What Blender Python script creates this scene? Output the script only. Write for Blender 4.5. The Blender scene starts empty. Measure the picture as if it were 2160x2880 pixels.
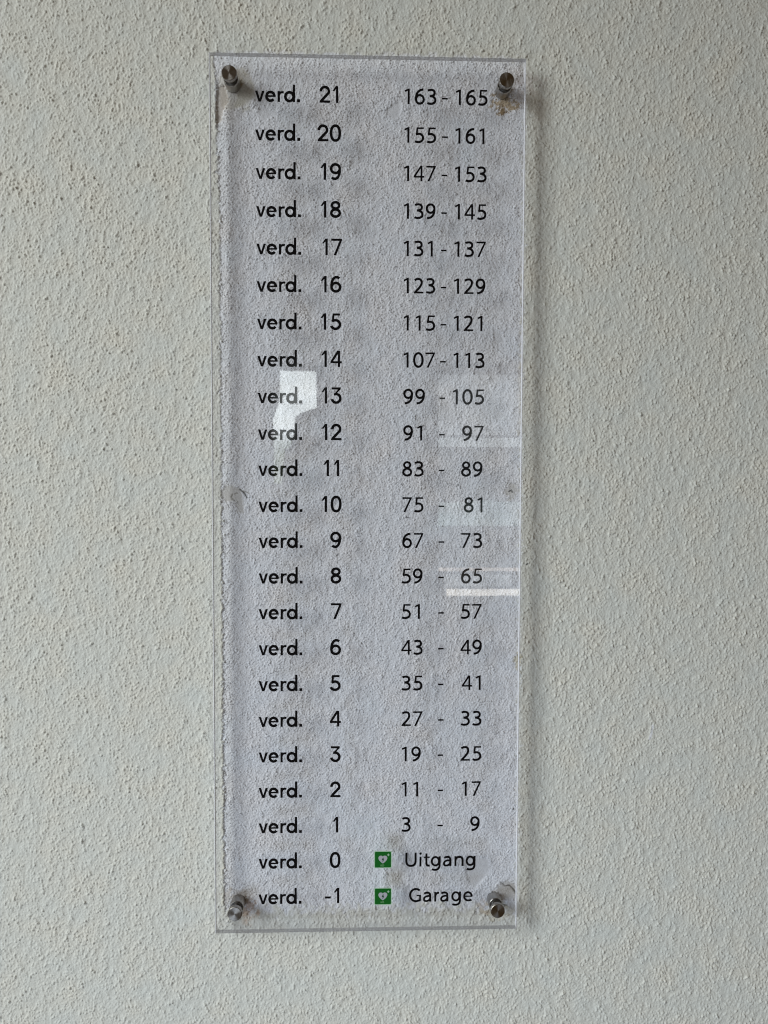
import bpy, math, random
import numpy as np
from mathutils import Vector, Matrix

S = bpy.context.scene
COL = S.collection

# ------------------------------------------------------------------ camera
cam_d = bpy.data.cameras.new('camera')
cam = bpy.data.objects.new('camera', cam_d); COL.objects.link(cam)
cam_d.sensor_fit = 'VERTICAL'; cam_d.sensor_height = 24.0
cam_d.lens = 2080.0 / 2880.0 * 24.0
cam_d.clip_start = 0.02; cam_d.clip_end = 100.0
yaw, pit, rol = -0.030486, -0.043580, -0.002887
M = (Matrix.Rotation(yaw, 3, 'Z') @ Matrix.Rotation(pit, 3, 'X') @ Matrix.Rotation(rol, 3, 'Y')
     @ Matrix.Rotation(math.pi / 2, 3, 'X'))
cam.matrix_world = Matrix.Translation((-0.00801, -0.95372, 0.03206)) @ M.to_4x4()
S.camera = cam

# ------------------------------------------------------------------ world and lamps
wd = bpy.data.worlds.new('World'); S.world = wd; wd.use_nodes = True
wn = wd.node_tree; bg = wn.nodes['Background']
bg.inputs['Color'].default_value = (1.0, 0.66, 0.34, 1); bg.inputs['Strength'].default_value = 0.072

def area(name, loc, target, sx, sz, power, color):
    l = bpy.data.lights.new(name, 'AREA'); l.shape = 'RECTANGLE'; l.size = sx; l.size_y = sz
    l.energy = power; l.color = color
    o = bpy.data.objects.new(name, l); COL.objects.link(o); o.location = loc
    o.rotation_euler = (Vector(target) - Vector(loc)).to_track_quat('-Z', 'Y').to_euler()
    return o
key_light = area('daylight_window_light', (-3.30, -2.25, 1.10), (-0.34, 0, -0.28), 1.45, 3.0, 23.0, (0.91, 0.965, 0.99))
key_light.data.spread = math.radians(64)
low_light = area('low_fill_light', (-1.50, -2.30, -1.70), (0.75, 0, -0.95), 1.3, 1.3, 7.2, (0.70, 0.83, 1.0))  # added cool fill from an unseen source, brightens the lower wall
low_light.data.spread = math.radians(75)

S.view_settings.view_transform = 'Standard'; S.view_settings.look = 'None'
S.view_settings.exposure = 0.0; S.view_settings.gamma = 1.0
S.view_settings.use_curve_mapping = False
S.cycles.pixel_filter_type = 'BLACKMAN_HARRIS'; S.cycles.filter_width = 1.1
S.cycles.transparent_max_bounces = 16
S.cycles.caustics_reflective = False

# ------------------------------------------------------------------ material helpers
def new_mat(name):
    m = bpy.data.materials.new(name); m.use_nodes = True
    nt = m.node_tree
    return m, nt, nt.nodes['Principled BSDF'], nt.nodes['Material Output']

def simple(name, col, rough=0.5, metal=0.0, spec=0.5):
    m, nt, p, o = new_mat(name)
    p.inputs['Base Color'].default_value = (*col, 1); p.inputs['Roughness'].default_value = rough
    p.inputs['Metallic'].default_value = metal; p.inputs['Specular IOR Level'].default_value = spec
    return m

def vinyl(name, col, rough=0.06, spec=0.26):
    m, nt, p, o = new_mat(name)
    p.inputs['Roughness'].default_value = rough; p.inputs['Specular IOR Level'].default_value = spec
    n = nt.nodes.new('ShaderNodeTexNoise'); n.inputs['Scale'].default_value = 300
    mx = nt.nodes.new('ShaderNodeMix'); mx.data_type = 'RGBA'
    mx.inputs[6].default_value = (*[c * 0.85 for c in col], 1); mx.inputs[7].default_value = (*[min(1, c * 1.12) for c in col], 1)
    nt.links.new(n.outputs['Fac'], mx.inputs[0]); nt.links.new(mx.outputs[2], p.inputs['Base Color'])
    return m

def emit(name, col, s, vary=0.3):
    m, nt, p, o = new_mat(name)
    nt.nodes.remove(p)
    e = nt.nodes.new('ShaderNodeEmission'); e.inputs['Color'].default_value = (*col, 1)
    tc = nt.nodes.new('ShaderNodeTexCoord'); n = nt.nodes.new('ShaderNodeTexNoise')   # clouds and things outside
    n.inputs['Scale'].default_value = 9.0; n.inputs['Detail'].default_value = 4
    r = nt.nodes.new('ShaderNodeMapRange'); r.inputs[1].default_value = 0.3; r.inputs[2].default_value = 0.7
    r.inputs[3].default_value = s * (1 - vary); r.inputs[4].default_value = s * (1 + vary)
    nt.links.new(tc.outputs['Object'], n.inputs['Vector']); nt.links.new(n.outputs['Fac'], r.inputs[0])
    nt.links.new(r.outputs[0], e.inputs['Strength'])
    nt.links.new(e.outputs[0], o.inputs['Surface'])
    return m

# clear acrylic: faces let the wall through and mirror the room at both surfaces
def make_acrylic():
    m, nt, p, o = new_mat('clear_acrylic'); nt.nodes.remove(p)
    g = nt.nodes.new('ShaderNodeNewGeometry')
    d = nt.nodes.new('ShaderNodeVectorMath'); d.operation = 'DOT_PRODUCT'
    nt.links.new(g.outputs['Normal'], d.inputs[0]); nt.links.new(g.outputs['Incoming'], d.inputs[1])
    a = nt.nodes.new('ShaderNodeMath'); a.operation = 'ABSOLUTE'; nt.links.new(d.outputs['Value'], a.inputs[0])
    s = nt.nodes.new('ShaderNodeMath'); s.operation = 'SUBTRACT'; s.inputs[0].default_value = 1.0; nt.links.new(a.outputs[0], s.inputs[1])
    pw = nt.nodes.new('ShaderNodeMath'); pw.operation = 'POWER'; pw.inputs[1].default_value = 5.0; nt.links.new(s.outputs[0], pw.inputs[0])
    ma = nt.nodes.new('ShaderNodeMath'); ma.operation = 'MULTIPLY_ADD'; ma.inputs[1].default_value = 0.96; ma.inputs[2].default_value = 0.04
    nt.links.new(pw.outputs[0], ma.inputs[0])
    t = nt.nodes.new('ShaderNodeBsdfTransparent'); t.inputs['Color'].default_value = (0.985, 0.985, 0.992, 1)
    gl = nt.nodes.new('ShaderNodeBsdfGlossy'); gl.inputs['Roughness'].default_value = 0.02
    mx = nt.nodes.new('ShaderNodeMixShader')
    nt.links.new(ma.outputs[0], mx.inputs[0]); nt.links.new(t.outputs[0], mx.inputs[1]); nt.links.new(gl.outputs[0], mx.inputs[2])
    nt.links.new(mx.outputs[0], o.inputs['Surface'])
    return m

def make_edge(name, c1, c2, t0, t1, thru=0.45):
    m, nt, p, o = new_mat(name)
    p.inputs['Base Color'].default_value = (c1, c1, c1 * 1.03, 1); p.inputs['Roughness'].default_value = 0.35
    tl = nt.nodes.new('ShaderNodeBsdfTranslucent'); tl.inputs['Color'].default_value = (c2, c2, c2 * 1.03, 1)
    tr = nt.nodes.new('ShaderNodeBsdfTransparent'); tr.inputs['Color'].default_value = (0.9, 0.9, 0.92, 1)
    m1 = nt.nodes.new('ShaderNodeMixShader'); m1.inputs[0].default_value = thru
    m2 = nt.nodes.new('ShaderNodeMixShader')
    n = nt.nodes.new('ShaderNodeTexNoise'); n.inputs['Scale'].default_value = 9
    r = nt.nodes.new('ShaderNodeMapRange'); r.inputs[3].default_value = t0; r.inputs[4].default_value = t1
    nt.links.new(n.outputs['Fac'], r.inputs[0]); nt.links.new(r.outputs[0], m2.inputs[0])
    nt.links.new(p.outputs[0], m1.inputs[1]); nt.links.new(tl.outputs[0], m1.inputs[2])
    nt.links.new(m1.outputs[0], m2.inputs[1]); nt.links.new(tr.outputs[0], m2.inputs[2])
    nt.links.new(m2.outputs[0], o.inputs['Surface'])
    return m

def make_steel(name, turned):
    m, nt, p, o = new_mat(name)
    p.inputs['Metallic'].default_value = 1.0
    p.inputs['Base Color'].default_value = (0.33, 0.31, 0.285, 1) if turned else (0.40, 0.385, 0.365, 1)
    p.inputs['Roughness'].default_value = 0.30
    p.inputs['Anisotropic'].default_value = 0.85 if turned else 0.5
    tg = nt.nodes.new('ShaderNodeTangent'); tg.direction_type = 'RADIAL'; tg.axis = 'Y'
    nt.links.new(tg.outputs[0], p.inputs['Tangent'])
    if turned:   # concentric lathe marks
        tc = nt.nodes.new('ShaderNodeTexCoord')
        w = nt.nodes.new('ShaderNodeTexWave'); w.wave_type = 'RINGS'; w.rings_direction = 'Y'
        w.inputs['Scale'].default_value = 420; w.inputs['Distortion'].default_value = 1.5
        nt.links.new(tc.outputs['Object'], w.inputs['Vector'])
        b = nt.nodes.new('ShaderNodeBump'); b.inputs['Strength'].default_value = 0.08; b.inputs['Distance'].default_value = 0.0002
        nt.links.new(w.outputs['Fac'], b.inputs['Height']); nt.links.new(b.outputs[0], p.inputs['Normal'])
    return m

def make_wall():
    m, nt, p, o = new_mat('rolled_wall_paint')
    at = nt.nodes.new('ShaderNodeAttribute'); at.attribute_name = 'paint'
    p.inputs['Roughness'].default_value = 0.62; p.inputs['Specular IOR Level'].default_value = 0.3
    tc = nt.nodes.new('ShaderNodeTexCoord')
    n = nt.nodes.new('ShaderNodeTexNoise'); n.inputs['Scale'].default_value = 420; n.inputs['Detail'].default_value = 3
    nt.links.new(tc.outputs['Object'], n.inputs['Vector'])
    b = nt.nodes.new('ShaderNodeBump'); b.inputs['Strength'].default_value = 0.55; b.inputs['Distance'].default_value = 0.0010
    nt.links.new(n.outputs['Fac'], b.inputs['Height']); nt.links.new(b.outputs[0], p.inputs['Normal'])
    nt.links.new(at.outputs['Color'], p.inputs['Base Color'])
    return m

MAT = dict(wall=make_wall(), acrylic=make_acrylic(), edge=make_edge('sawn_acrylic_edge', .50, .58, .10, .45), side=make_edge('lit_acrylic_edge', .92, .80, .0, .10, .18),  # side: same acrylic edge, its brighter lit look put into the colour
           cap=make_steel('turned_steel_face', True), barrel=make_steel('brushed_steel_side', False),
           dark=simple('dark_rubber', (0.03, 0.03, 0.03), 0.5),
           black=vinyl('black_vinyl', (0.006, 0.006, 0.007)),
           green=vinyl('green_vinyl', (0.012, 0.135, 0.02), 0.15),
           pale=vinyl('pale_green_vinyl', (0.46, 0.66, 0.47), 0.2),
           palelet=vinyl('faded_green_white_vinyl', (0.22, 0.45, 0.22), 0.2),
           white=vinyl('greyish_white_vinyl', (0.46, 0.47, 0.50), 0.25),
           bolt=vinyl('dark_green_vinyl', (0.03, 0.075, 0.045), 0.2))

# ------------------------------------------------------------------ wall (height field in millimetres)
WALL_Y = 0.024
STEP = 1.1
xs = np.arange(-800, 881, STEP); zs = np.arange(-940, 881, STEP)
NX, NZ = len(xs), len(zs)
rng = np.random.default_rng(11)

def field(seed, lam_lo, lam_hi, stretch=1.0, tilt=0.0):
    """band-limited gaussian noise, wavelengths lam_lo..lam_hi in mm, zero mean and unit deviation"""
    r = np.random.default_rng(seed)
    w = r.standard_normal((NZ, NX)).astype(np.float32)
    F = np.fft.rfft2(w)
    kz = np.fft.fftfreq(NZ, STEP)[:, None]; kx = np.fft.rfftfreq(NX, STEP)[None, :]
    c, s = math.cos(tilt), math.sin(tilt)
    u = (kx * c + kz * s); v = (-kx * s + kz * c) * stretch
    k = np.sqrt(u * u + v * v)
    flt = np.exp(-(k * lam_lo) ** 2 * 0.5) * (1 - np.exp(-(k * lam_hi) ** 2 * 0.5))
    h = np.fft.irfft2(F * flt, s=(NZ, NX)).astype(np.float32)
    h -= h.mean(); h /= h.std()
    return h

X, Z = np.meshgrid(xs.astype(np.float32), zs.astype(np.float32))
def smooth(a, lo, hi):
    t = np.clip((a - lo) / (hi - lo), 0, 1); return t * t * (3 - 2 * t)

a1 = field(1, 2.4, 6.5, 1.5, 0.25)
a2 = field(2, 1.7, 3.8, 1.2, -0.2)
a3 = field(3, 14.0, 60.0, 1.3)
a4 = field(4, 60.0, 400.0)
rag = field(5, 2.2, 12.0, 0.8)
rag2 = field(6, 12.0, 60.0)
a5 = field(7, 1.8, 3.6, 1.3, 0.45)
a6 = field(8, 4.2, 10.0, 1.6, 0.3)
a7 = field(9, 5.5, 14.0, 1.35, 0.1)
def ridge(a, k=2.2): return np.log1p(np.exp(k * a)) / k
# freshly rolled coat: beads and dabs of paint of uneven size, thicker in some places
lush = (1.0 + 0.13 * a3 + 0.08 * a4).clip(0.5, 1.5)
def floor_at(h, q, k):
    """paint runs together in the hollows: levels everything below the q-th percentile"""
    f = float(np.percentile(h[::7, ::7], q)); return f + np.logaddexp(0, (h - f) * k) / k
outer = floor_at(0.62 * lush * (0.80 * ridge(a1, 2.0) + 0.12 * a2 + 0.80 * ridge(a6, 2.2) + 0.45 * ridge(a7 - 0.2, 2.4)), 38, 9) + 0.12 * a3
# older, finer coat under the sign
inner = floor_at(1.0 * lush * (0.84 * ridge(a5, 2.2) + 0.34 * a2 + 0.26 * ridge(a6 - 0.3, 2.6)), 35, 9) + 0.09 * a3 + 0.12 * a1

# the old coat is left as a rectangle behind the sign; ragged on its left side, fading at the bottom
jag = (1.8 * rag.clip(-2, 2) + 1.2 * a6) * (0.35 + ridge(a3)) + 1.6 * rag2
dl = X + 192 - 0.4 * jag - np.where(Z > 380, 0.028 * (380 - Z), 0)
dr = 203 - X + 0.8 * jag
db = Z + 548 + 5 * rag2
dt = 579 - Z + 2 * rag2
inside = smooth(dl, -0.8, 0.8) * smooth(dr, -1.5, 1.5) * smooth(db, -10, 10) * smooth(dt, -3, 3)
edge_l = np.exp(-(dl / 3.0) ** 2) * (inside.max() > 0) * smooth(db, -10, 10) * smooth(dt, -3, 3)
edge_l *= smooth(-Z + 40 * rag2, -150, 250) * 0.75 + 0.45
edge_r = np.exp(-(dr / 2.5) ** 2) * smooth(db, 0, 20) * smooth(dt, 0, 20) * 0.35
H = outer * (1 - inside) + (inner - 0.55) * inside
H += 0.95 * edge_l * (1 - inside) * (1 + 0.45 * rag.clip(-1.5, 1.5)) + 0.35 * edge_r

# base paint colours
c_out = np.array([0.72, 0.716, 0.65], np.float32); c_in = np.array([0.865, 0.872, 0.882], np.float32)
colr = c_out[None, None, :] * (1 - inside[..., None]) + c_in[None, None, :] * inside[..., None]
colr = colr * (1 + 0.018 * a4[..., None] * np.array([0.4, -0.1, -0.6], np.float32) + 0.012 * a6[..., None])

def blob(cx, cz, rx, rz, rough=0.35, rot=0.0, soft=0.25):
    c, s = math.cos(rot), math.sin(rot)
    u = ((X - cx) * c + (Z - cz) * s) / rx; v = (-(X - cx) * s + (Z - cz) * c) / rz
    d = np.sqrt(u * u + v * v) + rough * (0.5 * rag2 + 0.35 * rag).clip(-1.2, 1.2)
    return smooth(-d, -1 - soft, -1 + soft)

def paint(mask, col, amount):
    global colr
    k = (mask * amount)[..., None]
    colr = colr * (1 - k) + np.array(col, np.float32) * k

def flatten(mask, level, grain=0.10):
    global H
    H = H * (1 - mask) + (level + grain * 0.3 * a2) * mask

def poly_mask(pts, soft=1.6):
    """signed distance to a convex-ish outline, softened and made ragged"""
    pts = np.array(pts, np.float32); n = len(pts)
    ins = np.zeros_like(X, bool); dmin = np.full_like(X, 1e9)
    for i in range(n):
        x0, y0 = pts[i]; x1, y1 = pts[(i + 1) % n]
        cond = ((y0 > Z) != (y1 > Z)) & (X < (x1 - x0) * (Z - y0) / (y1 - y0 + 1e-9) + x0)
        ins ^= cond
        t = np.clip(((X - x0) * (x1 - x0) + (Z - y0) * (y1 - y0)) / ((x1 - x0) ** 2 + (y1 - y0) ** 2), 0, 1)
        dmin = np.minimum(dmin, np.hypot(X - x0 - t * (x1 - x0), Z - y0 - t * (y1 - y0)))
    sd = np.where(ins, dmin, -dmin) + 0.8 * rag
    return smooth(sd, -soft * 0.5, soft * 0.5)

# chipped places where the bare filler shows smooth
for pts, lv in [
    ([(24, 511), (32, 518), (42, 523), (43, 511), (40, 501), (30, 499), (24, 505)], -0.75),
    ([(131, -481), (148, -478), (166, -482), (168, -495), (160, -508), (150, -521), (140, -517), (136, -505)], -0.85),
    ([(165, 232), (176, 226), (180, 214), (172, 208), (166, 216)], -0.7),
    ([(36, -478), (46, -484), (44, -496), (36, -500), (30, -490)], -0.6),
    ([(-140, 512), (-130, 511), (-122, 500), (-132, 494), (-141, 502)], -0.6)]:
    mk = poly_mask(pts)
    flatten(mk, lv); paint(mk, (0.79, 0.80, 0.81), 0.75)
    rim = mk * (1 - mk) * 4
    H += 0.15 * rim

# stained and broken plaster round the four fixings and the two old anchor holes, plus one patch of painted shade
m_ = poly_mask([(-192, 546), (-188, 552), (-178, 556), (-160, 560), (-150, 548), (-146, 530), (-152, 515), (-168, 508), (-182, 506), (-190, 512)], 4)
flatten(m_ * 0.55, -0.15, 0.6); paint(m_, (0.64, 0.60, 0.49), 0.5)
m_ = poly_mask([(-193, 536), (-184, 538), (-179, 520), (-186, 506), (-189, 492), (-195, 488), (-196, 512)], 1.2)
flatten(m_, -1.2); paint(m_, (0.50, 0.42, 0.33), 0.55)
H += 1.3 * np.exp(-((X + 196 - 0.02 * (Z - 500)) / 1.6) ** 2) * smooth(Z, 470, 490) * smooth(-Z, -545, -535) * (1 + 0.5 * rag)
paint(blob(-160, 526, 12, 16, 0.5), (0.50, 0.47, 0.33), 0.40)
paint(blob(-171, 549, 10, 6, 0.5), (0.62, 0.57, 0.44), 0.5)
m_ = blob(178, 520, 13, 10, 0.8)
paint(m_, (0.42, 0.29, 0.12), 0.75); H += 0.35 * m_ * rag
paint(blob(176, 512, 5, 5, 0.9), (0.30, 0.19, 0.08), 0.6)
paint(blob(205, 545, 16, 11, 0.9), (0.60, 0.52, 0.49), 0.35)
paint(blob(222, 516, 12, 16, 0.4, soft=0.7), (0.46, 0.36, 0.24), 0.30)  # brownish shade beside the sign's upper right corner, painted into the wall colour
m_ = blob(-160, -546, 8, 10, 0.9)
paint(m_, (0.48, 0.27, 0.15), 0.50); H += 0.3 * m_ * rag
paint(blob(-162, -552, 11, 12, 0.8, soft=0.6), (0.60, 0.47, 0.36), 0.40)
paint(blob(-188, -528, 8, 8, 0.7), (0.55, 0.49, 0.41), 0.45)
paint(blob(-172, -524, 11, 5, 0.8), (0.52, 0.45, 0.36), 0.40)
m_ = blob(176, -555, 12, 10, 0.8)
paint(m_, (0.58, 0.51, 0.36), 0.50)
paint(blob(158, -548, 6, 9, 0.8), (0.60, 0.46, 0.33), 0.35)
m_ = poly_mask([(176, -518), (192, -512), (205, -520), (205, -540), (186, -538)], 2.0)
flatten(m_ * 0.8, -0.5, 0.3); paint(m_, (0.60, 0.59, 0.55), 0.5)

def stroke(pts, w, col, amount, depth):
    global H
    d = np.full_like(X, 1e9)
    for (x0, z0), (x1, z1) in zip(pts[:-1], pts[1:]):
        t = np.clip(((X - x0) * (x1 - x0) + (Z - z0) * (z1 - z0)) / ((x1 - x0) ** 2 + (z1 - z0) ** 2 + 1e-9), 0, 1)
        d = np.minimum(d, np.hypot(X - x0 - t * (x1 - x0), Z - z0 - t * (z1 - z0)))
    mk = smooth(-d, -w, -w * 0.3)
    paint(mk, col, amount); H -= depth * mk
# cracks over the lower right fixing
stroke([(182, -514), (188, -520), (194, -519), (199, -524)], 1.3, (0.08, 0.07, 0.06), 0.8, 0.4)
stroke([(199, -524), (204, -531)], 1.6, (0.06, 0.05, 0.04), 0.9, 0.5)
stroke([(184, -545), (191, -546)], 1.2, (0.10, 0.09, 0.06), 0.7, 0.3)
# old anchor hole on the left: bare patch, filler ring, dark scratch
m_ = poly_mask([(-192, 16), (-186, 24), (-178, 24), (-166, 20), (-164, 5), (-162, -12), (-170, -12), (-174, 4), (-186, 2), (-191, 8)], 1.5)
flatten(m_, -0.75); paint(m_, (0.60, 0.585, 0.545), 0.7)
stroke([(-177.5, 12), (-179, 9), (-178, 6), (-175.5, 4.5)], 1.3, (0.16, 0.15, 0.12), 0.8, 0.5)
stroke([(-175, 13), (-171, 14)], 1.1, (0.25, 0.24, 0.20), 0.7, 0.3)
stroke([(-168, 19), (-162, 14), (-158.5, 8)], 1.4, (0.03, 0.028, 0.02), 0.95, 0.4)
stroke([(-164, 17), (-156, 14)], 1.1, (0.22, 0.20, 0.14), 0.7, 0.2)
# and on the right
m_ = blob(191, 17, 9, 8, 0.6); flatten(m_ * 0.8, -0.7); paint(m_, (0.58, 0.56, 0.50), 0.65)
stroke([(188, 17), (191, 18.5), (193, 16)], 1.3, (0.03, 0.03, 0.03), 0.95, 0.5)
# dirt specks and fly marks
for x, z, w, dk in [(294, 5, 1.2, .9), (-15, 112, 1.5, .7), (-13, 116, 1.0, .7), (-40, -68, 1.8, .6), (68, 46, 1.4, .8), (120, 25, 1.3, .8),
                    (213, -80, 1.6, .95), (198, -413, 1.7, .85), (397, 621, 1.4, .6), (53, -18, 1.0, .6), (-86, -520, 1.4, .7),
                    (75, 44, .9, .5), (198, 128, 1.5, .5), (100, 30, .8, .5), (-100, 455, 1.0, .6), (480, 537, 1.3, .7),
                    (485, 512, 1.2, .6), (-15, 587, 1.2, .9), (25, 577, 1.1, .8), (110, 572, 1.3, .8), (280, 330, .9, .6),
                    (372, -190, 1.0, .4), (268, -493, 1.0, .8), (-290, 255, 1.0, .5), (-135, -510, 1.2, .8), (-105, 345, 1.0, .6),
                    (345, -385, 1.0, .3), (-330, 340, .9, .5), (90, -240, .9, .4), (-20, -330, .9, .4), (60, 290, .9, .4)]:
    stroke([(x - .5, z - .3), (x + .6, z + .5)], w, (0.045, 0.04, 0.033), dk, 0.15)
stroke([(50, -17.5), (56, -18.5)], 1.0, (0.05, 0.045, 0.04), 0.7, 0.2)
# pale chip on the right-hand wall, small rust specks at the right paint edge
stroke([(387, -300), (385, -312), (383, -318)], 2.2, (0.80, 0.81, 0.84), 0.9, -0.3)
paint(blob(202, -212, 4, 9, 0.8), (0.62, 0.55, 0.36), 0.6)
paint(blob(201, 160, 2, 60, 0.9), (0.60, 0.54, 0.45), 0.35)
paint(edge_l * smooth(-Z, -60, 60) * (1 - inside), (0.78, 0.75, 0.60), 0.4)

# taper to the plane at the rim so that the outer sheets join it
rim = np.minimum.reduce([smooth(X, -800, -760), smooth(-X, -878, -838), smooth(Z, -940, -900), smooth(-Z, -878, -838)])
H *= rim
verts = np.empty((NZ * NX, 3), np.float32)
verts[:, 0] = X.ravel() / 1000; verts[:, 2] = Z.ravel() / 1000; verts[:, 1] = WALL_Y - H.ravel() / 1000
idx = np.arange(NZ * NX, dtype=np.int32).reshape(NZ, NX)
quads = np.stack([idx[:-1, :-1], idx[:-1, 1:], idx[1:, 1:], idx[1:, :-1]], -1).reshape(-1, 4)
# outer sheets, 3 m to every side
B = 3.0
x0, x1, z0, z1 = verts[:, 0].min(), verts[:, 0].max(), verts[:, 2].min(), verts[:, 2].max()
ext = []
for (ax, bx, az, bz) in [(-B, x0, -B, B), (x1, B, -B, B), (x0, x1, -B, z0), (x0, x1, z1, B)]:
    ext += [(ax, WALL_Y, az), (bx, WALL_Y, az), (bx, WALL_Y, bz), (ax, WALL_Y, bz)]
nb = len(verts)
verts = np.vstack([verts, np.array(ext, np.float32)])
quads = np.vstack([quads, nb + np.arange(16, dtype=np.int32).reshape(4, 4)])
cols = np.ones((len(verts), 4), np.float32)
cols[:nb, :3] = colr.reshape(-1, 3).clip(0.01, 0.9); cols[nb:, :3] = c_out
wm = bpy.data.meshes.new('wall')
wm.vertices.add(len(verts)); wm.vertices.foreach_set('co', verts.ravel())
wm.loops.add(quads.size); wm.loops.foreach_set('vertex_index', quads.ravel())
wm.polygons.add(len(quads)); wm.polygons.foreach_set('loop_start', np.arange(0, quads.size, 4, dtype=np.int32))
wm.update(calc_edges=True)
wm.polygons.foreach_set('use_smooth', np.ones(len(quads), bool))
ca = wm.color_attributes.new('paint', 'FLOAT_COLOR', 'POINT'); ca.data.foreach_set('color', cols.ravel())
wm.materials.append(MAT['wall'])
wall = bpy.data.objects.new('wall', wm); COL.objects.link(wall)
wall['kind'] = 'structure'; wall['category'] = 'wall'
wall['label'] = 'off-white stippled plaster wall with chipped old paint behind the clear sign'
del X, Z, H, colr, outer, inner

# ------------------------------------------------------------------ mesh helpers
def link(name, mesh, mat, parent, loc=(0, 0, 0)):
    o = bpy.data.objects.new(name, mesh); COL.objects.link(o)
    for mm in (mat if isinstance(mat, (list, tuple)) else [mat]): mesh.materials.append(mm)
    o.parent = parent; o.location = loc
    return o

class Flat:
    """thin vinyl shapes lying in the x-z plane, front facing -y, units chosen by the caller"""
    def __init__(self, scale=1.0, thick=0.00016):
        self.v = []; self.f = []; self.s = scale; self.t = thick; self.k = 0
    def poly(self, pts, dx=0.0, dz=0.0):
        pts = [(p[0] + dx, p[1] + dz) for p in pts]
        ar = sum(pts[i][0] * pts[(i + 1) % len(pts)][1] - pts[(i + 1) % len(pts)][0] * pts[i][1] for i in range(len(pts)))
        if ar < 0: pts = pts[::-1]
        y = -(self.t + self.k * 4e-6); self.k = (self.k + 1) % 9
        n = len(pts); b = len(self.v); s = self.s
        self.v += [(x * s, y, z * s) for x, z in pts] + [(x * s, -2e-5, z * s) for x, z in pts]
        self.f.append(list(range(b, b + n)))
        for i in range(n):
            j = (i + 1) % n
            self.f.append([b + i, b + n + i, b + n + j, b + j])
    def path(self, pts, w, dx=0.0, dz=0.0, closed=False):
        """a stroke of width w along pts, flat ends, mitred joints: one quad per segment"""
        P = [np.array(p, float) for p in pts]
        Q = [P[0]]
        for p in P[1:]:
            if np.hypot(*(p - Q[-1])) > 1e-6: Q.append(p)
        if closed and np.hypot(*(Q[0] - Q[-1])) < 1e-6: Q.pop()
        n = len(Q); L, R = [], []
        for i in range(n):
            a = Q[i - 1] if (i > 0 or closed) else None
            c = Q[(i + 1) % n] if (i < n - 1 or closed) else None
            d0 = (Q[i] - a) / np.hypot(*(Q[i] - a)) if a is not None else None
            d1 = (c - Q[i]) / np.hypot(*(c - Q[i])) if c is not None else None
            if d0 is None: d0 = d1
            if d1 is None: d1 = d0
            n0 = np.array([-d0[1], d0[0]]); n1 = np.array([-d1[1], d1[0]])
            m = n0 + n1; m /= np.hypot(*m); k = 1.0 / max(0.35, m @ n0)
            L.append(Q[i] + m * w / 2 * k); R.append(Q[i] - m * w / 2 * k)
        y = -(self.t + self.k * 4e-6); self.k = (self.k + 1) % 9
        b = len(self.v); s = self.s
        for l, r in zip(L, R):
            self.v += [((l[0] + dx) * s, y, (l[1] + dz) * s), ((r[0] + dx) * s, y, (r[1] + dz) * s),
                       ((l[0] + dx) * s, -2e-5, (l[1] + dz) * s), ((r[0] + dx) * s, -2e-5, (r[1] + dz) * s)]
        for i in range(n if closed else n - 1):
            p = b + 4 * i; q = b + 4 * ((i + 1) % n)
            self.f += [[p, p + 1, q + 1, q], [p + 2, p, q, q + 2], [p + 1, p + 3, q + 3, q + 1]]
        if not closed:
            for p, fl in ((b, 0), (b + 4 * (n - 1), 1)):
                self.f.append([p, p + 2, p + 3, p + 1] if not fl else [p + 1, p + 3, p + 2, p])
    def mesh(self, name):
        m = bpy.data.meshes.new(name); m.from_pydata(self.v, [], self.f); m.update(); return m

def bez(*p, n=14):
    p = [np.array(q, float) for q in p]; out = []
    for i in range(n + 1):
        t = i / n; u = 1 - t
        out.append(tuple(u ** 3 * p[0] + 3 * u * u * t * p[1] + 3 * u * t * t * p[2] + t ** 3 * p[3]))
    return out
def arc(cx, cz, rx, rz, a0, a1, n=28, sq=2.0):
    out = []
    for i in range(n + 1):
        a = math.radians(a0 + (a1 - a0) * i / n); c, s = math.cos(a), math.sin(a)
        out.append((cx + rx * math.copysign(abs(c) ** (2 / sq), c), cz + rz * math.copysign(abs(s) ** (2 / sq), s)))
    return out
def rect(x0, z0, x1, z1): return [(x0, z0), (x1, z0), (x1, z1), (x0, z1)]
def flip(pts, w, h=1.0): return [(w - x, h - z) for x, z in pts]

# ------------------------------------------------------------------ the two alphabets (unit = figure height)
# every glyph: (ink width, left bearing, right bearing, [('P', outline) | ('S', path, stroke width) | ('C', closed path, width)])
GW = 0.166   # bolder, geometric lettering of the left half
G = {}
G['v'] = (.585, 0, .043, [('P', [(0, .64), (.155, .64), (.2925, .185), (.43, .64), (.585, .64), (.367, 0), (.218, 0)])])
G['e'] = (.614, 0, .119, [('S', arc(.307, .32, .237, .258, 2, 322, 36), GW), ('P', rect(.09, .285, .612, .385))])
G['r'] = (.368, 0, .029, [('P', rect(0, 0, .146, .64)), ('S', bez((.075, .36), (.09, .53), (.20, .60), (.375, .565)), .135)])
G['d'] = (.661, 0, .115, [('C', arc(.315, .32, .245, .258, 0, 360, 40), GW), ('P', rect(.517, 0, .661, 1.03))])
G['.'] = (.181, 0, .05, [('P', rect(0, 0, .181, .181))])
G['-'] = (.375, 0, .08, [('P', rect(0, .31, .375, .45))])
G['0'] = (.66, .06, .06, [('C', arc(.33, .5, .26, .442, 0, 360, 44, 2.25), GW)])
G['1'] = (.365, .09, .17, [('P', [(0, .70), (.215, 1.0), (.365, 1.0), (.365, 0), (.217, 0), (.217, .815), (.13, .70)])])
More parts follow.
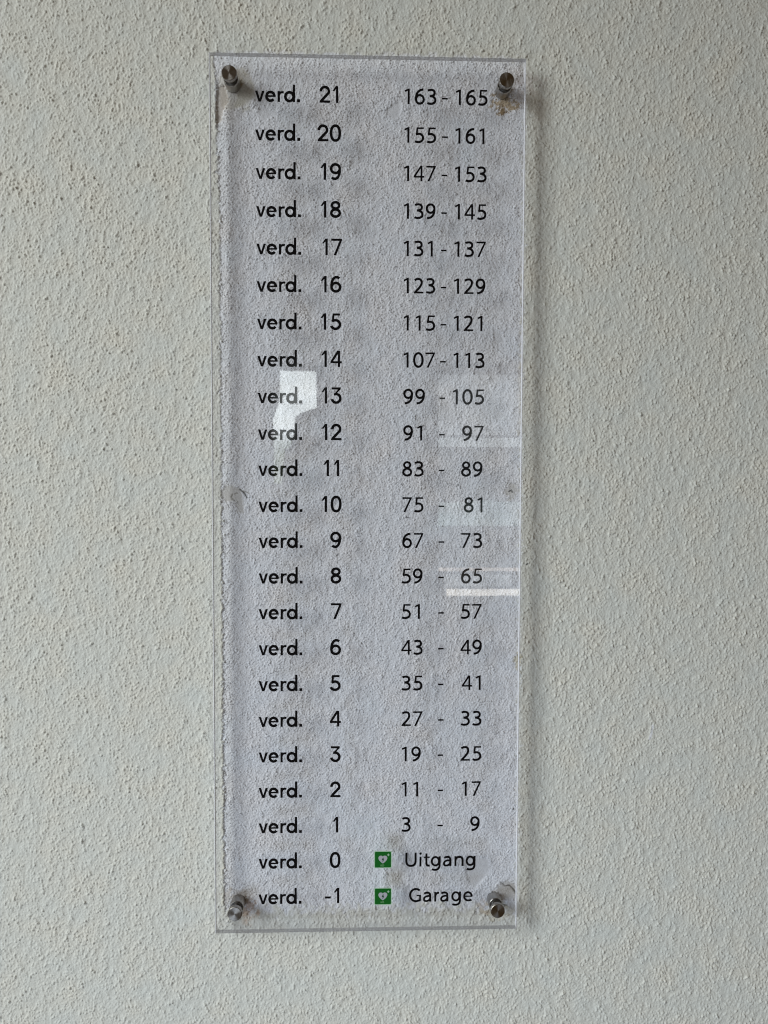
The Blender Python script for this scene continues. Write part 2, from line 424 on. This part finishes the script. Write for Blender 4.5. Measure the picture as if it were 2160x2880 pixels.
G['2'] = (.645, .055, .04, [('S', arc(.325, .685, .243, .247, 186, -28, 26) + [(.12, .12), (.075, .065)], GW), ('P', [(0, 0), (.645, 0), (.645, .138), (.10, .138), (0, .09)])])
G['3'] = (.645, .06, .05, [('P', rect(.035, .865, .60, 1.0)), ('P', [(.43, .87), (.60, .87), (.60, .93), (.36, .62), (.17, .52), (.17, .56)]),
                          ('S', [(.19, .585), (.30, .587)] + arc(.32, .325, .255, .262, 82, -170, 30), GW)])
G['4'] = (.70, .05, .04, [('P', rect(0, .225, .70, .355)), ('P', rect(.45, 0, .595, 1.0)), ('P', [(0, .35), (.415, 1.0), (.55, 1.0), (.55, .93), (.165, .35)])])
G['5'] = (.70, .05, .05, [('P', rect(.17, .865, .63, 1.0)), ('P', [(.165, 1.0), (.30, 1.0), (.25, .60), (.11, .52)]),
                         ('S', arc(.345, .325, .275, .262, 138, -162, 34), GW)])
SIX = [('C', arc(.33, .325, .262, .256, 0, 360, 40), GW), ('S', bez((.068, .33), (.05, .72), (.20, .935), (.37, .93)) + arc(.37, .72, .215, .212, 86, 36, 8), GW)]
G['6'] = (.66, .06, .05, SIX)
G['9'] = (.66, .06, .05, [(k, flip(p, .66), w) for k, p, w in SIX])
G['7'] = (.665, .035, .03, [('P', [(0, .865), (0, 1), (.665, 1), (.665, .90), (.305, 0), (.15, 0), (.50, .865)])])
G['8'] = (.655, .06, .05, [('C', arc(.3275, .745, .225, .186, 0, 360, 36), GW - .006), ('C', arc(.3275, .285, .255, .216, 0, 360, 40), GW)])

NW = 0.150   # lighter, humanist lettering of the right half; its figures share one advance
N = {}
ADV = 0.785
def fig(w, parts): return (w, (ADV - w) / 2, (ADV - w) / 2, parts)
N['1'] = (.345, .19, .25, [('P', [(0, .885), (.235, 1.0), (.345, 1.0), (.345, 0), (.205, 0), (.205, .85), (.035, .775)])])
N['2'] = fig(.637, [('S', bez((.055, .85), (.20, .985), (.52, 1.0), (.52, .72)) + bez((.52, .72), (.52, .50), (.30, .31), (.085, .07)), NW), ('P', [(0, 0), (.637, 0), (.637, .115), (.13, .115), (0, .085)])])
N['3'] = fig(.62, [('S', bez((.055, .885), (.20, .97), (.505, .985), (.505, .745)) + bez((.505, .745), (.505, .60), (.36, .548), (.18, .545)), NW),
                   ('S', bez((.18, .545), (.42, .545), (.55, .43), (.55, .275)) + bez((.55, .275), (.55, .10), (.36, .057), (.235, .057)) + bez((.235, .057), (.16, .057), (.08, .08), (.025, .115)), NW)])
N['4'] = fig(.70, [('P', rect(0, .235, .70, .345)), ('P', rect(.445, 0, .575, 1.0)), ('P', [(0, .34), (.435, 1.0), (.53, 1.0), (.53, .93), (.145, .34)])])
N['5'] = fig(.61, [('P', rect(.13, .89, .60, 1.0)), ('P', [(.125, 1.0), (.25, 1.0), (.20, .57), (.07, .51)]),
                   ('S', bez((.085, .545), (.33, .64), (.548, .55), (.548, .315)) + bez((.548, .315), (.548, .15), (.40, .057), (.235, .057)) + bez((.235, .057), (.15, .057), (.08, .075), (.022, .105)), NW)])
SIXN = [('C', arc(.345, .325, .25, .268, 0, 360, 40), NW), ('S', bez((.095, .33), (.07, .70), (.26, .945), (.575, .945)), NW)]
N['6'] = fig(.66, SIXN)
N['9'] = fig(.66, [(k, flip(p, .66), w) for k, p, w in SIXN])
N['7'] = fig(.635, [('P', [(0, .885), (0, 1), (.635, 1), (.635, .93), (.215, 0), (.075, 0), (.485, .885)])])
N['8'] = fig(.66, [('C', arc(.33, .755, .205, .186, 0, 360, 36), NW - .008), ('C', arc(.33, .285, .26, .228, 0, 360, 40), NW)])
N['0'] = fig(.68, [('C', arc(.34, .5, .275, .445, 0, 360, 44, 2.1), NW)])
N['-'] = (.375, 0, 0, [('P', rect(0, .345, .375, .45))])
LW = .160
N['U'] = (.787, 0, .20, [('S', [(.071, 1.0)] + bez((.071, .42), (.071, .16), (.20, .055), (.3935, .055)) + bez((.3935, .055), (.587, .055), (.716, .16), (.716, .42)) + [(.716, 1.0)], LW - .006)])
N['i'] = (.142, .0, .15, [('P', rect(0, 0, .142, .70)), ('P', arc(.071, .925, .088, .088, 0, 346, 22))])
N['t'] = (.44, 0, .065, [('S', [(.195, .93)] + bez((.195, .26), (.195, .08), (.27, .045), (.43, .062)), LW - .01), ('P', rect(0, .605, .435, .705))])
N['g'] = (.69, 0, .17, [('C', arc(.325, .365, .255, .30, 0, 360, 40), LW - .012), ('S', [(.62, .715)] + bez((.62, .10), (.62, -.17), (.47, -.25), (.30, -.25)) + bez((.30, -.25), (.21, -.25), (.14, -.23), (.075, -.195)), LW - .008)])
N['a'] = (.59, 0, .21, [('S', bez((.075, .595), (.25, .70), (.515, .72), (.515, .43)) + [(.515, 0)], LW - .008),
                        ('S', bez((.50, .425), (.22, .435), (.065, .34), (.065, .19)) + bez((.065, .19), (.065, .06), (.16, .05), (.225, .05)) + bez((.225, .05), (.38, .05), (.47, .15), (.50, .26)), LW - .02)])
N['n'] = (.645, 0, .145, [('P', rect(0, 0, .142, .71)), ('S', bez((.071, .38), (.09, .66), (.30, .66), (.36, .65)) + bez((.36, .65), (.52, .65), (.574, .55), (.574, .40)) + [(.574, 0)], LW - .006)])
N['G'] = (.855, 0, .145, [('S', arc(.48, .5, .41, .445, 47, 285, 40) + bez((.586, .07), (.66, .075), (.73, .095), (.79, .135)), LW - .008), ('P', rect(.525, .415, .85, .52)), ('P', rect(.715, .09, .85, .42))])
N['r'] = (.36, 0, .07, [('P', rect(0, 0, .142, .71)), ('S', bez((.071, .36), (.09, .56), (.19, .67), (.355, .645)), LW - .012)])
N['e'] = (.66, 0, .1, [('S', arc(.335, .36, .265, .30, 4, 270, 34) + bez((.335, .06), (.44, .055), (.53, .075), (.60, .11)), LW - .012), ('P', rect(.09, .315, .655, .41))])

def word(flat, text, alpha, x=0.0):
    """writes text with its ink starting at x (font units); returns where the ink ends"""
    first = True; end = x
    for ch in text:
        w, lb, rb, parts = alpha[ch]
        if not first: x += lb
        first = False
        for p in parts:
            if p[0] == 'P': flat.poly(p[1], x)
            else: flat.path(p[1], p[2], x, closed=(p[0] == 'C'))
        end = x + w; x = end + rb
    return end
def width(text, alpha):
    x = 0.0
    for i, ch in enumerate(text):
        w, lb, rb, _ = alpha[ch]
        if i: x += lb
        x += w; e = x; x += rb
    return e

# ------------------------------------------------------------------ the sign
sign = bpy.data.objects.new('floor_directory_sign', None); COL.objects.link(sign)
sign.location = (0, 0, 0); sign.empty_display_size = 0.05
sign['label'] = 'tall clear acrylic floor directory with black lettering on four steel standoffs'
sign['category'] = 'sign'

import bmesh
PW, PH, PT = 0.3992, 1.1300, 0.0078
def build_panel():
    bm = bmesh.new(); r = bmesh.ops.create_cube(bm, size=1.0)
    bmesh.ops.scale(bm, vec=(PW, PT, PH), verts=bm.verts)
    bmesh.ops.translate(bm, vec=(0, PT / 2, 0), verts=bm.verts)
    bmesh.ops.bevel(bm, geom=bm.edges[:], offset=0.0006, segments=1, affect='EDGES')
    for f in bm.faces: f.material_index = 0 if abs(f.normal.y) > 0.9 else (2 if abs(f.normal.x) > 0.6 else 1)
    me = bpy.data.meshes.new('panel'); bm.to_mesh(me); bm.free(); return me
link('panel', build_panel(), [MAT['acrylic'], MAT['edge'], MAT['side']], sign)

UL, UR = 0.0208, 0.0194       # figure heights, left and right lettering
# floor, house numbers, x of first figure run, dash and last run (ink start), baseline, x of "verd.", x and width of the floor number
ROWS = [
 ('21', ('163', '165'), 45.4, 92.9, 110.2, 505.6, -142.4, -61.7, -37.8),
 ('20', ('155', '161'), 45.2, 93.2, 110.0, 458.0, -142.3, -64.2, -34.4),
 ('19', ('147', '153'), 45.1, 92.8, 109.9, 410.4, -141.9, -60.8, -34.7),
 ('18', ('139', '145'), 45.1, 92.8, 110.0, 363.4, -141.6, -60.9, -34.3),
 ('17', ('131', '137'), 45.1, 92.7, 109.7, 316.6, -141.4, -58.1, -33.8),
 ('16', ('123', '129'), 45.3, 92.7, 109.6, 269.8, -141.3, -60.6, -33.9),
 ('15', ('115', '121'), 45.4, 92.7, 109.5, 222.8, -141.1, -60.4, -34.6),
 ('14', ('107', '113'), 45.4, 92.5, 109.4, 175.8, -140.9, -59.5, -33.9),
 ('13', ('99', '105'), 45.6, 92.0, 109.0, 129.2, -140.7, -59.4, -34.2),
 ('12', ('91', '97'), 45.6, 91.8, 121.8, 82.6, -140.6, -59.2, -34.2),
 ('11', ('83', '89'), 44.4, 91.8, 120.6, 36.5, -140.4, -57.3, -36.7),
 ('10', ('75', '81'), 44.6, 91.8, 124.4, -9.8, -140.3, -59.9, -33.8),
 ('9', ('67', '73'), 44.4, 91.8, 121.4, -56.1, -140.3, -48.1, -34.3),
 ('8', ('59', '65'), 44.2, 91.9, 121.2, -102.3, -140.4, -47.7, -34.2),
 ('7', ('51', '57'), 44.3, 92.1, 121.5, -148.7, -140.7, -47.3, -33.8),
 ('6', ('43', '49'), 44.0, 92.2, 121.4, -195.7, -140.9, -48.3, -34.3),
 ('5', ('35', '41'), 44.6, 92.3, 123.6, -242.8, -141.1, -49.4, -34.6),
 ('4', ('27', '33'), 44.7, 92.4, 122.5, -289.9, -141.3, -48.7, -34.5),
 ('3', ('19', '25'), 45.1, 92.5, 122.6, -336.8, -141.5, -48.6, -34.8),
 ('2', ('11', '17'), 45.2, 92.6, 124.5, -383.8, -141.7, -48.6, -34.8),
 ('1', ('3', '9'), 45.4, 92.7, 136.2, -431.0, -141.9, -45.4, -37.8),
 ('0', 'Uitgang', 50.6, None, 143.5, -478.4, -142.2, -49.2, -34.6),
 ('-1', 'Garage', 55.8, None, 139.9, -526.2, -142.6, -54.0, -37.8)]
fw = Flat(UL); word(fw, 'verd.', G); verd_mesh = fw.mesh('floor_word'); verd_mesh.materials.append(MAT['black'])
for flo, right, xa, xd, xb, zb, xv, n0, n1 in ROWS:
    o = bpy.data.objects.new('floor_word', verd_mesh); COL.objects.link(o); o.parent = sign
    o.location = (xv / 1000, 0, zb / 1000)
    fl = Flat(UL); w = width(flo, G) * UL; word(fl, flo, G)
    c = (n0 + n1) / 2000 - w / 2
    nb_ = link('floor_number', fl.mesh('floor_number'), MAT['black'], sign, (c, 0, zb / 1000))
    nb_['label'] = 'black floor number %s' % flo
    fr = Flat(UR)
    if xd is None:
        sc = (xb - xa) / 1000 / width(right, N); fr.s = sc; word(fr, right, N)
        d = link('destination_word', fr.mesh('destination_word'), MAT['black'], sign, (xa / 1000, 0, zb / 1000 + 0.0002))
        d['label'] = 'black word %s' % right
    else:
        word(fr, right[0], N)
        link('house_number', fr.mesh('house_number'), MAT['black'], sign, (xa / 1000, 0, zb / 1000))['label'] = 'black house number %s' % right[0]
        fr = Flat(UR); word(fr, '-', N)
        link('dash', fr.mesh('dash'), MAT['black'], sign, (xd / 1000, 0, zb / 1000))
        fr = Flat(UR); word(fr, right[1], N)
        link('house_number', fr.mesh('house_number'), MAT['black'], sign, (xb / 1000, 0, zb / 1000))['label'] = 'black house number %s' % right[1]

# green defibrillator stickers: heart with a lightning bolt, plus sign, AED
A = {'A': (.62, 0, .12, [('P', [(0, 0), (.24, 1), (.38, 1), (.62, 0), (.48, 0), (.31, .78), (.14, 0)]), ('P', rect(.13, .22, .49, .36))]),
     'E': (.5, 0, .14, [('P', rect(0, 0, .14, 1)), ('P', rect(.14, 0, .5, .14)), ('P', rect(.14, .43, .45, .57)), ('P', rect(.14, .86, .5, 1))]),
     'D': (.62, 0, 0, [('P', rect(0, 0, .14, 1)), ('S', [(.1, .93)] + arc(.2, .5, .35, .43, 88, -88, 20) + [(.1, .07)], .14)])}
SQ = 0.0212
def rrect(s, r, n=5):
    out = []
    for cx, cz, a in ((s - r, s - r, 0), (r, s - r, 90), (r, r, 180), (s - r, r, 270)):
        out += arc(cx, cz, r, r, a, a + 90, n)
    return out
def heart(cx, cz, w, h):
    pts = []
    top = cz + h * .36
    pts += bez((cx, top), (cx + w * .06, cz + h * .50), (cx + w * .20, cz + h * .52), (cx + w * .27, cz + h * .50), n=8)
    pts += bez((cx + w * .27, cz + h * .50), (cx + w * .46, cz + h * .48), (cx + w * .56, cz + h * .26), (cx + w * .47, cz + h * .04), n=8)[1:]
    pts += bez((cx + w * .47, cz + h * .04), (cx + w * .40, cz - h * .16), (cx + w * .20, cz - h * .34), (cx, cz - h * .5), n=8)[1:]
    return pts + [(2 * cx - x, z) for x, z in pts[::-1][1:-1]]
protos = {}
def sticker_mesh(key, shapes, t):
    f = Flat(SQ, t)
    for s in shapes:
        if s[0] == 'P': f.poly(s[1])
        elif s[0] == 'W':
            f.s = SQ * s[2]; word(f, s[1], A, 0); m = f.mesh(key)
            return m
    return f.mesh(key)
AEDS = [('sticker_border', [('P', [(x * 1.09 - .045, z * 1.09 - .045) for x, z in rrect(1, .07)])], 0.00010, 'pale'),
        ('green_square', [('P', rrect(1, .05))], 0.00020, 'green'),
        ('heart', [('P', heart(.495, .5, .55, .50))], 0.00030, 'white'),
        ('lightning_bolt', [('P', [(.50, .63), (.545, .62), (.525, .52), (.575, .52), (.485, .335), (.47, .345), (.49, .465), (.425, .465), (.42, .48)])], 0.00040, 'bolt'),
        ('plus_mark', [('P', [(.76, .775), (.81, .775), (.81, .72), (.855, .72), (.855, .775), (.905, .775), (.905, .82), (.855, .82), (.855, .875), (.81, .875), (.81, .82), (.76, .82)])], 0.00030, 'pale'),
        ('sticker_lettering', [('W', 'AED', .115)], 0.00030, 'palelet')]
meshes = {}
for key, shp, t, mt in AEDS:
    meshes[key] = sticker_mesh(key, shp, t); meshes[key].materials.append(MAT[mt])
for (sx, sz), lab in zip([(10.4, -478.8), (10.5, -528.5)], ['green heart sticker beside the word Uitgang', 'green heart sticker beside the word Garage']):
    st = bpy.data.objects.new('defibrillator_sticker', meshes['green_square']); COL.objects.link(st)
    st.parent = sign; st.location = (sx / 1000, 0, sz / 1000); st['label'] = lab
    for key in meshes:
        if key == 'green_square': continue
        o = bpy.data.objects.new(key, meshes[key]); COL.objects.link(o); o.parent = st
        if key == 'sticker_lettering': o.location = (SQ * .345, 0, SQ * .075)

# ------------------------------------------------------------------ standoffs
def lathe(prof, n=48):
    """prof: (y, r) pairs, closed by poles when r == 0; axis along y"""
    v, f = [], []; rings = []
    for y, r in prof:
        if r == 0: rings.append([len(v)]); v.append((0, y, 0))
        else:
            rings.append(list(range(len(v), len(v) + n)))
            v += [(r * math.cos(2 * math.pi * i / n), y, r * math.sin(2 * math.pi * i / n)) for i in range(n)]
    for a, b in zip(rings[:-1], rings[1:]):
        for i in range(n):
            j = (i + 1) % n
            if len(a) == 1: f.append([a[0], b[j], b[i]][::-1])
            elif len(b) == 1: f.append([a[i], a[j], b[0]][::-1])
            else: f.append([a[i], a[j], b[j], b[i]][::-1])
    return v, f
def lathe_mesh(name, prof, smooth_ang=35):
    v, f = lathe(prof); m = bpy.data.meshes.new(name); m.from_pydata(v, [], f)
    bm = bmesh.new(); bm.from_mesh(m); bmesh.ops.recalc_face_normals(bm, faces=bm.faces); bm.to_mesh(m); bm.free()
    m.polygons.foreach_set('use_smooth', [True] * len(m.polygons))
    m.set_sharp_from_angle(angle=math.radians(smooth_ang))
    return m
R9 = 0.0095
cap_m = lathe_mesh('cap', [(-.0064, 0), (-.00645, .004), (-.0064, R9 - .0006), (-.0061, R9 - .0002), (-.0057, R9), (-.0008, R9), (-.0006, R9 - .0003), (-.0006, 0)])
was_m = lathe_mesh('washer', [(-.0005, 0), (-.0005, R9 - .0012), (-.00004, R9 - .0012), (-.00004, 0)])
stud_m = lathe_mesh('stud', [(.0002, 0), (.0002, .0052), (PT - .0002, .0052), (PT - .0002, 0)])
bar_m = lathe_mesh('barrel', [(PT + .0003, 0), (PT + .0003, R9 - .0009), (PT + .0010, R9 - .0001), (PT + .0014, R9), (WALL_Y + .0008, R9), (WALL_Y + .0008, 0)])
for m, k in ((cap_m, 'cap'), (was_m, 'dark'), (stud_m, 'barrel'), (bar_m, 'barrel')): m.materials.append(MAT[k])
for (x, z), lab in zip([(-.1734, .5370), (.1738, .5348), (-.1726, -.5354), (.1728, -.5366)],
                       ['steel standoff beside the top row word verd.', 'steel standoff beside the house number 165',
                        'steel standoff beside the floor number -1 row', 'steel standoff beside the word Garage']):
    so = bpy.data.objects.new('standoff', bar_m); COL.objects.link(so); so.parent = sign; so.location = (x, 0, z)
    so['label'] = lab
    for nm, m in (('cap', cap_m), ('washer', was_m), ('stud', stud_m)):
        o = bpy.data.objects.new(nm, m); COL.objects.link(o); o.parent = so

# ------------------------------------------------------------------ windows across the room, seen only as reflections in the acrylic
def slab(name, pts, mat, parent, y, depth=0.02):
    """outline in x-z at distance y in front of the sign, its lit face turned to the sign"""
    n = len(pts)
    ar = sum(pts[i][0] * pts[(i + 1) % n][1] - pts[(i + 1) % n][0] * pts[i][1] for i in range(n))
    if ar > 0: pts = pts[::-1]
    cx = sum(p[0] for p in pts) / n; cz = sum(p[1] for p in pts) / n
    v = [(x - cx, 0, z - cz) for x, z in pts] + [(x - cx, -depth, z - cz) for x, z in pts]
    f = [list(range(n)), list(range(2 * n - 1, n - 1, -1))] + [[i, i + n, (i + 1) % n + n, (i + 1) % n] for i in range(n)]
    m = bpy.data.meshes.new(name); m.from_pydata(v, [], f)
    bm = bmesh.new(); bm.from_mesh(m); bmesh.ops.recalc_face_normals(bm, faces=bm.faces); bm.to_mesh(m); bm.free()
    px, pz = (parent.location.x, parent.location.z) if parent else (0, 0)
    return link(name, m, mat, parent, (cx - px, y - (parent.location.y if parent else 0), cz - pz))

w1 = bpy.data.objects.new('window', None); COL.objects.link(w1); w1.location = (-0.4, -3.5, 0.0)
w1['label'] = 'bright white daylight window mirrored in the sign beside the floor 13 row'; w1['category'] = 'window'
slab('pane', [(-.494, .681), (-.282, .677), (-.277, .463), (-.329, .449), (-.376, .429), (-.407, .405), (-.415, .325), (-.417, .300),
              (-.534, .300), (-.536, .393), (-.514, .456), (-.497, .517)], emit('sky_seen_through_glass', (.92, 1.0, 1.0), 6.4, .07), w1, -3.5)
slab('pane', [(-.418, .298), (-.534, .298), (-.533, .268), (-.424, .262)], emit('pane_fade_upper', (.90, 1.0, .97), 4.2), w1, -3.5)  # three dimmer slabs step the glow down to fade the mirrored patch
slab('pane', [(-.425, .260), (-.533, .266), (-.533, .244), (-.434, .238)], emit('pane_fade_middle', (.88, 1.0, .88), 2.7), w1, -3.5)
slab('pane', [(-.435, .236), (-.533, .242), (-.532, .222), (-.450, .217)], emit('pane_fade_lower', (.86, 1.0, .82), 1.8), w1, -3.5)
slab('lower_pane', [(-.531, .219), (-.470, .213), (-.488, .006), (-.532, .006)], emit('garden_seen_through_glass', (.85, 1.0, .70), 1.3), w1, -3.5)
w2 = bpy.data.objects.new('window', None); COL.objects.link(w2); w2.location = (0.7, -3.5, 0.0)
w2['label'] = 'dim banded window mirrored in the sign around the house numbers 97 and 65'; w2['category'] = 'window'
E1 = emit('dim_glass', (.95, 1.0, 1.0), 1.15); E2 = emit('brighter_glass', (.90, .99, 1.0), 2.0)
E3 = emit('greenish_glass', (.82, 1.0, .98), 1.6); E4 = emit('warm_rail_glow', (1.0, .86, .74), 2.5); E5 = emit('bright_warm_strip', (1.0, .95, .86), 5.0)  # rails glow as well: their mirrored brightness is put in as emission
def wbox(nm, xa, xb, za, zb, e): slab(nm, [(xa, za), (xb, za), (xb, zb), (xa, zb)], e, w2, -3.5)
E0 = emit('faint_glass', (.95, 1.0, 1.0), .30)
wbox('faint_pane', .459, 1.02, -.098, .227, E0)
wbox('faint_pane', .462, 1.02, -.498, -.252, E0)
wbox('upper_pane', .454, 1.02, .303, .665, E1)
wbox('window_rail', .457, 1.02, .232, .287, E2)
wbox('middle_pane', .459, .60, -.246, -.103, E3)
wbox('middle_pane', .606, .79, -.246, -.09, E3)
wbox('middle_pane', .797, 1.02, -.246, -.10, E3)
wbox('thin_rail', .462, 1.02, -.522, -.503, E4)
wbox('lower_pane', .496, .90, -.615, -.545, E1)
wbox('warm_strip', .511, 1.02, -.672, -.634, E5)  # bright warm strip, lowest of the mirrored bands
